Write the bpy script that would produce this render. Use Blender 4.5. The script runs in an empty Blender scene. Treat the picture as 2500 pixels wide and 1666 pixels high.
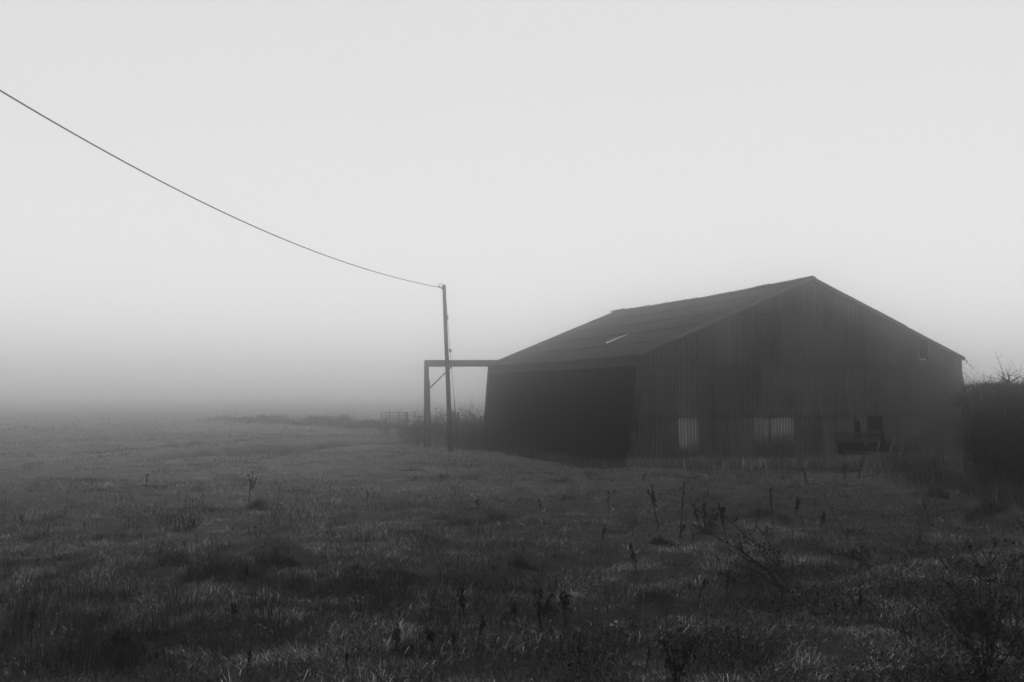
import bpy, math, random
import numpy as np
from mathutils import Vector, Matrix

# ---------------------------------------------------------------- camera, world, sun, exposure
sc = bpy.context.scene
col = sc.collection
F_PX, CX, CY, HOR = 2430.0, 1250.0, 833.0, 958.0
CAM_Z = 3.0
PITCH = math.atan((HOR - CY) / F_PX)
cam_d = bpy.data.cameras.new('camera')
cam_d.sensor_width = 36.0
cam_d.lens = F_PX / 2500.0 * 36.0
cam_d.clip_start = 0.1
cam_d.clip_end = 3000
cam = bpy.data.objects.new('camera', cam_d)
col.objects.link(cam)
cam.location = (0, 0, CAM_Z)
cam.rotation_euler = (math.pi / 2 + PITCH, 0, 0)
sc.camera = cam

SUN_EL, SUN_ROT = math.radians(74), math.radians(15)      # high behind the cloud, ahead
w = bpy.data.worlds.new('World')
sc.world = w
w.use_nodes = True
nt = w.node_tree
nt.nodes.clear()
out = nt.nodes.new('ShaderNodeOutputWorld')
bg = nt.nodes.new('ShaderNodeBackground')
sky = nt.nodes.new('ShaderNodeTexSky')
sky.sky_type = 'NISHITA'
sky.sun_disc = False
sky.sun_elevation = SUN_EL
sky.sun_rotation = SUN_ROT
sky.air_density = 1.0
sky.dust_density = 1.0
bw = nt.nodes.new('ShaderNodeRGBToBW')
nt.links.new(sky.outputs[0], bw.inputs[0])
ev = nt.nodes.new('ShaderNodeMath')          # a closed cloud layer evens out the clear sky's brightness
ev.operation = 'POWER'
ev.inputs[1].default_value = 0.25
nt.links.new(bw.outputs[0], ev.inputs[0])
sc_ = nt.nodes.new('ShaderNodeMath')
sc_.operation = 'MULTIPLY'
sc_.inputs[1].default_value = 2.9
nt.links.new(ev.outputs[0], sc_.inputs[0])
nt.links.new(sc_.outputs[0], bg.inputs['Color'])
bg.inputs['Strength'].default_value = 0.10
nt.links.new(bg.outputs[0], out.inputs['Surface'])

sl = bpy.data.lights.new('sun', 'SUN')
sl.energy = 0.6
sl.angle = math.radians(40)
sun = bpy.data.objects.new('sun', sl)
col.objects.link(sun)
sd = Vector((math.sin(SUN_ROT) * math.cos(SUN_EL), math.cos(SUN_ROT) * math.cos(SUN_EL), math.sin(SUN_EL)))
sun.rotation_euler = sd.to_track_quat('Z', 'Y').to_euler()
sun.location = (0, 0, 60)

sc.view_settings.view_transform = 'Standard'
sc.view_settings.look = 'None'
sc.view_settings.exposure = 0.94
sc.view_settings.gamma = 1.0
sc.cycles.volume_bounces = 8
sc.cycles.max_bounces = 8
sc.cycles.diffuse_bounces = 2
sc.cycles.transparent_max_bounces = 4
sc.cycles.use_denoising = True
sc.cycles.use_adaptive_sampling = False
sc.cycles.denoising_prefilter = 'ACCURATE'
sc.cycles.sample_clamp_indirect = 4.0
HAZE_DENSITY, HAZE_G = 0.0105, 0.967

# ---------------------------------------------------------------- helpers
random.seed(7)
rng = np.random.default_rng(11)
_F = np.array((0, math.cos(PITCH), math.sin(PITCH)))
_U = np.array((0, -math.sin(PITCH), math.cos(PITCH)))


def ray(px, py):
    return np.array((1.0, 0, 0)) * (px - CX) / F_PX + _U * (CY - py) / F_PX + _F


def P(px, py, Y):
    d = ray(px, py)
    d = d * (Y / d[1])
    return Vector((d[0], d[1], CAM_Z + d[2]))


_perm = rng.random((256, 256))


def vnoise(x, y, s):
    x = np.asarray(x, float) / s
    y = np.asarray(y, float) / s
    xi = np.floor(x).astype(int)
    yi = np.floor(y).astype(int)
    fx = x - xi
    fy = y - yi
    fx = fx * fx * (3 - 2 * fx)
    fy = fy * fy * (3 - 2 * fy)
    g = lambda a, b: _perm[a & 255, b & 255]
    return ((g(xi, yi) * (1 - fx) + g(xi + 1, yi) * fx) * (1 - fy) +
            (g(xi, yi + 1) * (1 - fx) + g(xi + 1, yi + 1) * fx) * fy) * 2 - 1


# mounds: px, py on the ground, radius m, height m
MOUNDS = []
def _g0(px, py):
    d = ray(px, py)
    t = -CAM_Z / d[2]
    return d[0] * t, d[1] * t
for px, py, r, h in [(673, 1380, .55, .34), (528, 1425, .60, .33), (436, 1378, .40, .20), (631, 1240, .45, .26),
                     (2250, 1500, 1.5, .34), (2440, 1420, 1.6, .25), (2150, 1640, 1.0, .15), (295, 1600, .30, .20),
                     (2420, 1270, 1.0, .35), (1930, 1460, .5, .10), (1270, 1380, .5, .18), (1060, 1340, .6, .15),
                     (2280, 1225, 1.3, .30), (2100, 1160, 1.4, .18), (1170, 1250, .5, .14), (870, 1420, .5, .12),
                     (1000, 1075, 1.2, .12), (2230, 1170, 1.5, .3), (1650, 1570, .6, .1), (700, 1640, .5, .1),
                     (1260, 1195, .5, .16), (1320, 1165, .5, .12), (1610, 1325, .5, .12)]:
    x, y = _g0(px, py)
    MOUNDS.append((x, y, r, h))
DA, DB = np.array(_g0(560, 1106)), np.array(_g0(1030, 1072))


def ditch(x, y):
    ab = DB - DA
    t = ((x - DA[0]) * ab[0] + (y - DA[1]) * ab[1]) / (ab @ ab)
    n = np.array((-ab[1], ab[0])) / math.sqrt(ab @ ab)
    d = (x - DA[0]) * n[0] + (y - DA[1]) * n[1] + 0.5 * np.sin(t * 9)
    return d, np.clip(np.minimum((t + .4) * 4, (1.12 - t) * 6), 0, 1)


def H(x, y):
    x = np.asarray(x, float)
    y = np.asarray(y, float)
    z = 0.13 * vnoise(x + 40, y, 9) + 0.07 * vnoise(x, y + 13, 3.1) + 0.055 * vnoise(x, y, 1.1) + 0.035 * vnoise(x + 7, y, .5) + 0.012 * vnoise(x, y + 3, .22)
    for mx, my, r, h in MOUNDS:
        z = z + h * np.exp(-((x - mx) ** 2 + (y - my) ** 2) / (r * r) * 1.2)
    d, m = ditch(x, y)
    z = z + m * (0.28 * np.exp(-((d - .9) / .8) ** 2) - 0.30 * np.exp(-((d + .4) / .7) ** 2))
    fade = np.clip((260 - y) / 200, 0.15, 1)
    return z * fade


def G(px, py):
    x, y = _g0(px, py)
    for _ in range(4):
        z = float(H(x, y))
        d = ray(px, py)
        t = -(CAM_Z - z) / d[2]
        x, y = d[0] * t, d[1] * t
    return Vector((x, y, float(H(x, y))))


def GV(px, py):
    px, py = np.asarray(px, float), np.asarray(py, float)
    a_, b_ = (px - CX) / F_PX, (CY - py) / F_PX
    d0, d1, d2 = a_, b_ * _U[1] + _F[1], b_ * _U[2] + _F[2]
    z = np.zeros(len(px))
    for _ in range(4):
        t = -(CAM_Z - z) / d2
        x, y = d0 * t, d1 * t
        z = H(x, y)
    return x, y, z


def ground(x, y):
    return Vector((x, y, float(H(x, y))))


def material(name, lo, hi, scale=4.0, rough=0.9, stretch=(1, 1, 1), detail=6, attr=False, bump=0.0, spec=0.2,
             streak=None, fine=None):
    """Grey procedural surface: noise between two base values, optional vertical streaks and per-part tone."""
    m = bpy.data.materials.new(name)
    m.use_nodes = True
    t = m.node_tree
    b = t.nodes['Principled BSDF']
    b.inputs['Roughness'].default_value = rough
    b.inputs['Specular IOR Level'].default_value = spec * .15
    tc = t.nodes.new('ShaderNodeTexCoord')
    mp = t.nodes.new('ShaderNodeMapping')
    mp.inputs['Scale'].default_value = stretch
    t.links.new(tc.outputs['Object'], mp.inputs[0])
    n = t.nodes.new('ShaderNodeTexNoise')
    n.inputs['Scale'].default_value = scale
    n.inputs['Detail'].default_value = detail
    n.inputs['Roughness'].default_value = 0.65
    t.links.new(mp.outputs[0], n.inputs['Vector'])
    mr = t.nodes.new('ShaderNodeMapRange')
    mr.inputs[1].default_value = 0.3
    mr.inputs[2].default_value = 0.7
    mr.inputs[3].default_value = lo
    mr.inputs[4].default_value = hi
    t.links.new(n.outputs['Fac'], mr.inputs[0])
    val = mr.outputs[0]

    def mul(a, bb):
        x = t.nodes.new('ShaderNodeMath')
        x.operation = 'MULTIPLY'
        t.links.new(a, x.inputs[0])
        t.links.new(bb, x.inputs[1])
        return x.outputs[0]
    for st in (streak, fine):
        if not st:
            continue
        mp2 = t.nodes.new('ShaderNodeMapping')
        mp2.inputs['Scale'].default_value = st[0]
        t.links.new(tc.outputs['Object'], mp2.inputs[0])
        n2 = t.nodes.new('ShaderNodeTexNoise')
        n2.inputs['Scale'].default_value = 1.0
        n2.inputs['Detail'].default_value = 4
        t.links.new(mp2.outputs[0], n2.inputs['Vector'])
        r2 = t.nodes.new('ShaderNodeMapRange')
        r2.inputs[1].default_value = 0.35
        r2.inputs[2].default_value = 0.65
        r2.inputs[3].default_value = st[1]
        r2.inputs[4].default_value = st[2]
        t.links.new(n2.outputs['Fac'], r2.inputs[0])
        val = mul(val, r2.outputs[0])
    if attr:
        a = t.nodes.new('ShaderNodeAttribute')
        a.attribute_name = 'tone'
        val = mul(val, a.outputs['Fac'])
    t.links.new(val, b.inputs['Base Color'])
    if bump:
        bp = t.nodes.new('ShaderNodeBump')
        bp.inputs['Strength'].default_value = bump
        bp.inputs['Distance'].default_value = 0.05
        t.links.new(n.outputs['Fac'], bp.inputs['Height'])
        t.links.new(bp.outputs[0], b.inputs['Normal'])
    return m


class MB:
    def __init__(s):
        s.v = []
        s.f = []
        s.t = []

    def add(s, vs, fs, tone=1.0):
        o = len(s.v)
        s.v += [tuple(v) for v in vs]
        s.f += [tuple(i + o for i in f) for f in fs]
        s.t += [tone] * len(vs)

    def bar(s, p0, p1, wd, ht, up=(0, 0, 1), tone=1.0, wd1=None, ht1=None):
        p0, p1 = Vector(p0), Vector(p1)
        d = (p1 - p0).normalized()
        up = Vector(up)
        if abs(d.dot(up)) > .98:
            up = Vector((1, 0, 0))
        x = d.cross(up).normalized()
        y = x.cross(d).normalized()
        vs = []
        for p, a, b in ((p0, wd, ht), (p1, wd1 or wd, ht1 or ht)):
            for sx, sy in ((-1, -1), (1, -1), (1, 1), (-1, 1)):
                vs.append(p + x * sx * a / 2 + y * sy * b / 2)
        s.add(vs, [(3, 2, 1, 0), (4, 5, 6, 7), (0, 1, 5, 4), (1, 2, 6, 5), (2, 3, 7, 6), (3, 0, 4, 7)], tone)

    def tube(s, pts, rad, n=5, tone=1.0, cap=True):
        pts = [Vector(p) for p in pts]
        if not hasattr(rad, '__len__'):
            rad = [rad] * len(pts)
        vs, fs = [], []
        ref = Vector((0.31, 0.17, 0.93)).normalized()
        for i, p in enumerate(pts):
            d = (pts[min(i + 1, len(pts) - 1)] - pts[max(i - 1, 0)])
            if d.length < 1e-6:
                d = Vector((0, 0, 1))
            d.normalize()
            x = d.cross(ref)
            if x.length < .05:
                x = d.cross(Vector((1, 0, 0)))
            x.normalize()
            y = d.cross(x)
            for k in range(n):
                a = 2 * math.pi * k / n
                vs.append(p + (x * math.cos(a) + y * math.sin(a)) * rad[i])
        for i in range(len(pts) - 1):
            for k in range(n):
                k2 = (k + 1) % n
                fs.append((i * n + k, i * n + k2, (i + 1) * n + k2, (i + 1) * n + k))
        if cap:
            fs.append(tuple(range(n))[::-1])
            fs.append(tuple((len(pts) - 1) * n + k for k in range(n)))
        s.add(vs, fs, tone)

    def blob(s, c, r, tone=1.0, sq=1.0):
        """small ragged husk"""
        c = Vector(c)
        vs = []
        for d in ((1, 0, 0), (0, 1, 0), (-1, 0, 0), (0, -1, 0), (0, 0, 1), (0, 0, -1)):
            vs.append(c + Vector(d) * r * random.uniform(.6, 1.3) * (sq if d[2] else 1))
        s.add(vs, [(0, 1, 4), (1, 2, 4), (2, 3, 4), (3, 0, 4), (1, 0, 5), (2, 1, 5), (3, 2, 5), (0, 3, 5)], tone)

    def leaf(s, c, d, ln, wd, tone=1.0):
        c = Vector(c)
        d = Vector(d).normalized()
        x = d.cross(Vector((random.uniform(-1, 1), random.uniform(-1, 1), random.uniform(-1, 1)))).normalized() * wd / 2
        s.add([c, c + d * ln * .5 + x, c + d * ln, c + d * ln * .5 - x], [(0, 1, 2, 3)], tone)

    def build(s, name, mat, parent=None, smooth=False, base=None):
        off = Vector(base) if base is not None else (Vector(parent.location) if parent else Vector((0, 0, 0)))
        if parent is not None and parent.parent is not None:
            off = Vector(parent['_o'])
        me = bpy.data.meshes.new(name)
        me.from_pydata([(v[0] - off[0], v[1] - off[1], v[2] - off[2]) for v in s.v], [], s.f)
        at = me.attributes.new('tone', 'FLOAT', 'POINT')
        at.data.foreach_set('value', s.t)
        if smooth:
            me.shade_smooth()
        me.materials.append(mat)
        o = bpy.data.objects.new(name, me)
        col.objects.link(o)
        if parent is not None:
            o.parent = parent
        elif base is not None:
            o.location = base
        if parent is not None:
            o['_o'] = off
        return o


def tag(o, label, cat, group=None, kind=None):
    if label:
        o['label'] = label
    if cat:
        o['category'] = cat
    if group:
        o['group'] = group
    if kind:
        o['kind'] = kind
    return o


def thing(name, loc, label, cat, group=None):
    o = bpy.data.objects.new(name, None)
    o.empty_display_size = 0.2
    col.objects.link(o)
    o.location = loc
    return tag(o, label, cat, group)


def dup(root, loc, rz, scale, label=None, group=None):
    r = root.copy()
    col.objects.link(r)
    r.location = loc
    r.rotation_euler = (0, 0, rz)
    r.scale = scale
    if label:
        r['label'] = label
    if group:
        r['group'] = group
    for ch in root.children:
        c = ch.copy()
        col.objects.link(c)
        c.parent = r
        for g in ch.children:
            d = g.copy()
            col.objects.link(d)
            d.parent = c
    return r


def np_mesh(name, V, quads, tris, tone, mat):
    me = bpy.data.meshes.new(name)
    nq, n3 = len(quads), len(tris)
    me.vertices.add(len(V))
    me.vertices.foreach_set('co', np.ascontiguousarray(V, np.float32).ravel())
    me.loops.add(nq * 4 + n3 * 3)
    me.loops.foreach_set('vertex_index', np.concatenate([quads.ravel(), tris.ravel()]).astype(np.int32))
    me.polygons.add(nq + n3)
    st = np.concatenate([np.arange(nq) * 4, nq * 4 + np.arange(n3) * 3]).astype(np.int32)
    me.polygons.foreach_set('loop_start', st)
    me.update(calc_edges=True)
    at = me.attributes.new('tone', 'FLOAT', 'POINT')
    at.data.foreach_set('value', np.ascontiguousarray(tone, np.float32))
    me.materials.append(mat)
    o = bpy.data.objects.new(name, me)
    col.objects.link(o)
    return o


def ribbons(base, azim, lean, curl, length, width, tone):
    """curved blades: 5 vertices each; lean = angle from vertical at the root, curl = extra angle to the tip"""
    n = len(azim)
    dx, dy = np.cos(azim), np.sin(azim)
    side = rng.uniform(0, 2 * np.pi, n)
    sx, sy = np.cos(side), np.sin(side)
    V = np.zeros((n, 5, 3))
    l1, l2 = length * .55, length * .45
    a1, a2 = lean, lean + curl
    m = base + np.stack([dx * np.sin(a1) * l1, dy * np.sin(a1) * l1, np.cos(a1) * l1], 1)
    t = m + np.stack([dx * np.sin(a2) * l2, dy * np.sin(a2) * l2, np.cos(a2) * l2], 1)
    s = np.stack([sx, sy, np.zeros(n)], 1) * (width / 2)[:, None]
    V[:, 0] = base - s
    V[:, 1] = base + s
    V[:, 2] = m + s * .85
    V[:, 3] = m - s * .85
    V[:, 4] = t
    i = np.arange(n)[:, None] * 5
    quads = i + np.array([[0, 1, 2, 3]])
    tris = i + np.array([[3, 2, 4]])
    return V.reshape(-1, 3), quads, tris, np.repeat(tone, 5)


def join(parts):
    Vs, Q, T, O = [], [], [], []
    o = 0
    for v, q, t, c in parts:
        Vs.append(v)
        Q.append(q + o)
        T.append(t + o)
        O.append(c)
        o += len(v)
    return np.concatenate(Vs), np.concatenate(Q), np.concatenate(T), np.concatenate(O)


# ---------------------------------------------------------------- materials
M_soil = material('ground_soil', .03, .075, 1.3, .95, bump=.6, attr=True, fine=((14, 14, 14), .6, 1.3))
M_grass = material('grass_blades', .9, 1.1, 2.0, .7, attr=True, spec=.25)
M_weed = material('dead_weed', .010, .022, 20, .95, attr=True, spec=.1)
M_twig = material('bare_twig', .02, .035, 12, .95, attr=True, spec=.1)
M_brush = material('dry_brush_twig', .045, .09, 12, .95, attr=True, spec=.1)
M_hedge = material('hedge_twigs', .7, 1.3, 1.5, .95, attr=True, spec=.1)
M_gable = material('weathered_gable_sheet', .034, .076, 1.3, .85, (1, 1, .35), attr=True, spec=.2,
                   streak=((3, 3, .3), .84, 1.18), fine=((24, 24, 1.2), .86, 1.16))
M_pale = material('pale_sheet', .10, .17, 1.5, .7, (1, 1, .4), attr=True, spec=.3, streak=((7, 7, .3), .8, 1.2))
M_side = material('dark_side_sheet', .005, .009, 1.0, .9, (1, 1, .3), attr=True, spec=.1)  # nearly black, almost even tone of the leaning side walls
M_roof = material('lichened_roof_sheet', .014, .055, 2.2, .9, (1, 1, 1), attr=True, spec=.15, bump=.3,
                  fine=((9, 9, 9), .75, 1.25))
M_trim = material('old_trim_board', .045, .085, 3, .85, attr=True)
M_lichen = material('lichened_corner_concrete', .012, .06, 9, .95, attr=True, bump=.4)
M_pole = material('creosoted_pole', .015, .03, 3, .85, (4, 4, .6), attr=True)
M_steel = material('concrete_frame', .05, .085, 3, .85, attr=True)
M_wire = material('black_cable', .012, .018, 9, .6, attr=True)
M_dark = material('barn_inside', .008, .015, 2, .95)
M_wood = material('grey_timber', .03, .06, 3, .9, (1, 1, 6), attr=True)
M_white = material('painted_light_leak', .45, .65, 9, .7, attr=True)  # leaking sky light at the hatch, put in as a pale colour
M_galv = material('rusty_gate_tube', .03, .05, 6, .7, attr=True)

# ---------------------------------------------------------------- ground
xs = np.sinh(np.linspace(-1, 1, 561) * 5.3) / math.sinh(5.3) * 400
ys = np.concatenate([np.linspace(-60, 6, 34)[:-1], np.linspace(6, 45, 340)[:-1], 45 + (np.linspace(0, 1, 190) ** 1.9) * 455])
X, Y = np.meshgrid(xs, ys)
Z = H(X, Y)
V = np.stack([X.ravel(), Y.ravel(), Z.ravel()], 1)
nx, ny = len(xs), len(ys)
i, j = np.meshgrid(np.arange(nx - 1), np.arange(ny - 1))
a = (j * nx + i).ravel()
quads = np.stack([a, a + 1, a + 1 + nx, a + nx], 1)
def haze_ditch_tone(x, y):
    # paler far off and to the left: fog veil painted into the tone, dark rank strips along the ditch and old ruts
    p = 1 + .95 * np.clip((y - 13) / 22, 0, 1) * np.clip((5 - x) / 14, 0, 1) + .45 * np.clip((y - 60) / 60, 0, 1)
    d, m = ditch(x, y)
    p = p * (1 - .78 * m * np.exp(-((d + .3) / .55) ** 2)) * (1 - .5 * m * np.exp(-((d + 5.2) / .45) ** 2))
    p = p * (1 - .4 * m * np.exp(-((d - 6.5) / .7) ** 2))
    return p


tn_ = haze_ditch_tone(X.ravel(), Y.ravel()) * (.36 + .64 * np.clip((Y.ravel() - 20) / 30, 0, 1)) * (1 + .25 * vnoise(X.ravel() * .5, Y.ravel(), 4))
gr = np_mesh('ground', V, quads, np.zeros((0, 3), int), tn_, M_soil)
gr['kind'] = 'structure'

# ---------------------------------------------------------------- barn
A = math.radians(20.5)
U = Vector((math.cos(A), math.sin(A), 0))       # along the gable, to the right
W_ = Vector((-math.sin(A), math.cos(A), 0))     # along the barn, away
N0 = P(1537, 1146, 39.0)
N0.z = 0
WID, LEN, EAVE, RIDGE, INS = 17.2, 18.3, 4.52, 7.78, .5
MID = 8.56


def B(u, v, z):
    return N0 + U * u + W_ * v + Vector((0, 0, z))


barn = thing('barn', N0, 'big derelict corrugated barn with a wide gable and leaning side walls', 'barn')


def roof_z(u):
    if u <= MID:
        return EAVE + (RIDGE - EAVE) * (u - INS) / (MID - INS)
    return EAVE + (RIDGE - EAVE) * (WID - INS - u) / (WID - INS - MID)


def wall_top(u):
    t = roof_z(u) - .05
    if u < INS:
        t = u / INS * EAVE
    if u > WID - INS:
        t = (WID - u) / INS * EAVE
    return max(t, 0.0)



LAP1, LAP2 = 1.97, 4.08
PALE = {}


def u_of(px, depth=None):
    # u along the gable of a picture column
    k = (px - CX) / F_PX / (math.cos(PITCH))
    return (k * N0.y - N0.x) / (U.x - k * U.y)


PITCHC = 0.146
hatch = (u_of(2241), u_of(2262))
pale_cols = [(u_of(1655), u_of(1702)), (u_of(1838), u_of(1873)), (u_of(1876), u_of(1932))]
# broken bottom right corner of the gable: ragged holes (u0, u1, z0, z1 at left, z1 at right)
bu = lambda px: u_of(px)
HOLES = [(bu(2039), bu(2078), -1, 1.10, 1.02), (bu(2078), bu(2096), -1, 1.95, 1.72), (bu(2096), bu(2112), -1, .95, .55),
         (bu(2112), bu(2147), -1, 1.97, 1.97), (bu(2147), bu(2155), -1, 1.7, 1.0), (bu(2155), bu(2182), -1, .95, .6),
         (bu(2182), bu(2225), -1, .45, .62), (bu(2225), bu(2250), -1, .8, .3)]


def hole_top(u):
    for u0, u1, z0, a_, b_ in HOLES:
        if u0 <= u < u1:
            return a_ + (b_ - a_) * (u - u0) / (u1 - u0) + .03 * math.sin(u * 43)
    return None


gm, pm = MB(), [MB(), MB(), MB()]
step = PITCHC / 6
nst = int(WID / step)
sheet_w = 7 * PITCHC
r1 = random.Random(3)
tone = {}
bot = {}
for row in range(4):
    for k in range(int(WID / sheet_w) + 2):
        tone[(row, k)] = r1.uniform(.78, 1.22)
        bot[(row, k)] = (r1.uniform(-.03, .03), r1.uniform(0, .012), r1.uniform(-.012, .012))
rows = [(-.4, LAP1), (LAP1, LAP2), (LAP2, 6.2), (6.2, 9)]
for i_ in range(nst):
    u0, u1 = i_ * step, (i_ + 1) * step
    uc = (u0 + u1) / 2
    t0, t1 = wall_top(u0), wall_top(u1)
    sk = int(uc / sheet_w)
    for ri, (za, zb) in enumerate(rows):
        jb, jo, jt = bot[(ri, sk)]
        zb_ = bot[(ri + 1, sk)][0] + zb + .06 if ri < 3 else zb
        za_ = za + jb if ri else za
        if t0 < za_ + .01 and t1 < za_ + .01:
            continue
        z0 = za_
        h = hole_top(uc)
        if ri == 0 and h is not None:
            z0 = h
            if z0 > zb - .02:
                continue
        segs = [(z0, z0, min(zb_, t0), min(zb_, t1))]
        if hatch[0] < uc < hatch[1]:
            if ri == 2:
                segs = [(z0, z0, 4.34, 4.34), (5.24, 5.24, min(zb_, t0), min(zb_, t1))]
        out_ = 0.014 * (ri + 1) + jo
        for (a0, a1, b0, b1) in segs:
            if b0 <= a0 and b1 <= a1:
                continue
            b0, b1 = max(b0, a0), max(b1, a1)
            am = .026
            d0 = -am * math.sin(2 * math.pi * u0 / PITCHC) - out_
            d1 = -am * math.sin(2 * math.pi * u1 / PITCHC) - out_
            # each row laps over the one below: bottom edge stands proud
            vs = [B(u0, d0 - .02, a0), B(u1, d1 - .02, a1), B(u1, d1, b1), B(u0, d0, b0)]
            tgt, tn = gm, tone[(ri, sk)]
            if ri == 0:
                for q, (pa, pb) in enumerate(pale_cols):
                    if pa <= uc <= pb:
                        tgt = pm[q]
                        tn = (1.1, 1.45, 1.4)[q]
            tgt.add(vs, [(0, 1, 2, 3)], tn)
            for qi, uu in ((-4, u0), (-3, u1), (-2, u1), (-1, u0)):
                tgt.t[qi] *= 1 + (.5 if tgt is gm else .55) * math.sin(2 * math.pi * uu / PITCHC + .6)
            if ri and b0 > a0 + .1:        # lower lip darkened: the lap's shadow painted into its tone
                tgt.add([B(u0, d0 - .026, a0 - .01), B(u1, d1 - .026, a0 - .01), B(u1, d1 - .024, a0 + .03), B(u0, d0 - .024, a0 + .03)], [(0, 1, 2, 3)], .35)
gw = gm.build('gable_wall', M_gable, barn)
# pale replacement sheets, algae-stained towards the bottom with a ragged edge of their own
def stain_mat(name, lo, hi, zc):
    m = material(name, lo, hi, 1.5, .7, (1, 1, .4), attr=True, spec=.3, streak=((9, 9, .4), .7, 1.25))
    t = m.node_tree
    b = t.nodes['Principled BSDF']
    src = b.inputs['Base Color'].links[0].from_socket
    tc = t.nodes.new('ShaderNodeTexCoord')
    sp = t.nodes.new('ShaderNodeSeparateXYZ')
    t.links.new(tc.outputs['Object'], sp.inputs[0])
    n = t.nodes.new('ShaderNodeTexNoise')
    n.inputs['Scale'].default_value = 3.5
    n.inputs['Detail'].default_value = 5
    t.links.new(tc.outputs['Object'], n.inputs['Vector'])
    ad = t.nodes.new('ShaderNodeMath')
    ad.operation = 'MULTIPLY_ADD'
    ad.inputs[1].default_value = .9
    t.links.new(n.outputs['Fac'], ad.inputs[0])
    t.links.new(sp.outputs['Z'], ad.inputs[2])
    mr = t.nodes.new('ShaderNodeMapRange')
    mr.inputs[1].default_value = zc + .2
    mr.inputs[2].default_value = zc + .75
    t.links.new(ad.outputs[0], mr.inputs[0])
    mx = t.nodes.new('ShaderNodeMix')
    mx.data_type = 'RGBA'
    t.links.new(mr.outputs[0], mx.inputs[0])
    mx.inputs[6].default_value = (.045, .045, .045, 1)
    t.links.new(src, mx.inputs[7])
    t.links.new(mx.outputs[2], b.inputs['Base Color'])
    return m
M_st1 = stain_mat('stained_pale_sheet', .13, .20, .8)
M_st2 = stain_mat('stained_pale_sheet_low', .09, .15, 1.1)
lb = ['pale sheet with a dark stained foot nearest the open corner', 'dull half of the wide pale sheet',
      'bright half of the wide pale sheet']
for q in range(3):
    o = pm[q].build('wall_sheet', (M_st1, M_st2, M_st2)[q], barn)
    o['label'] = lb[q]

# hatch
hm = MB()
h0, h1 = hatch
hm.bar(B(h0 - .03, -.07, 4.33), B(h0 - .03, -.07, 5.27), .07, .05, tone=1.1)
hm.bar(B(h1 + .03, -.07, 4.33), B(h1 + .03, -.07, 5.20), .07, .05, tone=1.1)
hm.bar(B(h0 - .065, -.075, 4.32), B(h1 + .065, -.075, 4.32), .06, .07, tone=1.6)
hf = hm.build('hatch', M_trim, barn)
hd = MB()
hd.bar(B(h0, .05, 4.39), B(h1, .05, 4.39), .04, .10, tone=.6)
hd.build('hatch_board', M_wood, hf)
hw = MB()
hw.bar(B(h0 + .01, .035, 4.465), B(h1 - .01, .035, 4.465), .03, .045, tone=1.0)  # pale strip painted in place of sky light leaking through the hatch
hw.build('hatch_light_strip', M_white, hf)

# side walls (leaning inwards), rear wall, floor
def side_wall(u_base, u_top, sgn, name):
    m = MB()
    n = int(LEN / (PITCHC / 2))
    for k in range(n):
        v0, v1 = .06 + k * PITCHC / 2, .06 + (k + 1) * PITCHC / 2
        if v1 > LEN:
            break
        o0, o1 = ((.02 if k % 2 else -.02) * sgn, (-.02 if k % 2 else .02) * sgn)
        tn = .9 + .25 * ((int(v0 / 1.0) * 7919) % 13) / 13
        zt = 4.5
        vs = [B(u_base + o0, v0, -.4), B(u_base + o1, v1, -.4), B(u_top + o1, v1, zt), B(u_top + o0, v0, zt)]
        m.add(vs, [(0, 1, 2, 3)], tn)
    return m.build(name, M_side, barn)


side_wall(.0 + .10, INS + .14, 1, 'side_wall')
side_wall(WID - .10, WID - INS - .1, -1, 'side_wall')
rm = MB()
rm.add([B(.1, LEN, -.4), B(WID - .1, LEN, -.4), B(WID - INS, LEN, EAVE), B(MID, LEN, RIDGE - .08), B(INS, LEN, EAVE)],
       [(0, 1, 2, 3, 4)])
rm.build('rear_wall', M_dark, barn)
# pale fascia band under the left eave
fm = MB()
for k in range(6):
    v0, v1 = .1 + k * 3.03, .1 + (k + 1) * 3.03 - .02
    j = r1.uniform(-.02, .02)
    fm.add([B(INS - .02, v0, EAVE - .48 + j), B(INS - .02, v1, EAVE - .48 + j), B(INS + .02, v1, EAVE - .02), B(INS + .02, v0, EAVE - .02),
            B(INS + .05, v0, EAVE - .48 + j), B(INS + .05, v1, EAVE - .48 + j)], [(0, 1, 2, 3), (0, 4, 5, 1)], r1.uniform(.42, .58))
fm.build('eave_fascia', M_trim, barn)
# lichen-spotted corner edge of the gable
cm = MB()
zz = 0.0
pts = []
while zz < EAVE:
    z2 = min(zz + r1.uniform(.12, .4), EAVE)
    off = r1.uniform(-.05, .05)
    a_ = INS * zz / EAVE
    b_ = INS * z2 / EAVE
    cm.add([B(a_ - .05 + off, -.085, zz), B(a_ + .17, -.085, zz), B(b_ + .17, -.085, z2), B(b_ - .05 + off, -.085, z2),
            B(a_ - .05 + off, .10, zz), B(b_ - .05 + off, .10, z2)], [(0, 1, 2, 3), (4, 0, 3, 5)], r1.uniform(.5, 1.15))
    zz = z2
cm.build('corner_flashing', M_lichen, barn)
for z, du in ((3.25, .02), (3.2, .1), (3.12, .16), (2.45, -.02), (.75, .0), (1.9, .1), (1.3, -.02), (3.95, 0.02), (.25, -.02)):
    u = INS * z / EAVE + du
    cb = MB()
    cb.add([B(u, -.11, z), B(u + .12, -.12, z - .02), B(u + .10, -.12, z + .10), B(u - .02, -.11, z + .07)], [(0, 1, 2, 3)], 1.3)
    cb.build('flashing_scrap', M_lichen, barn)

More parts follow.
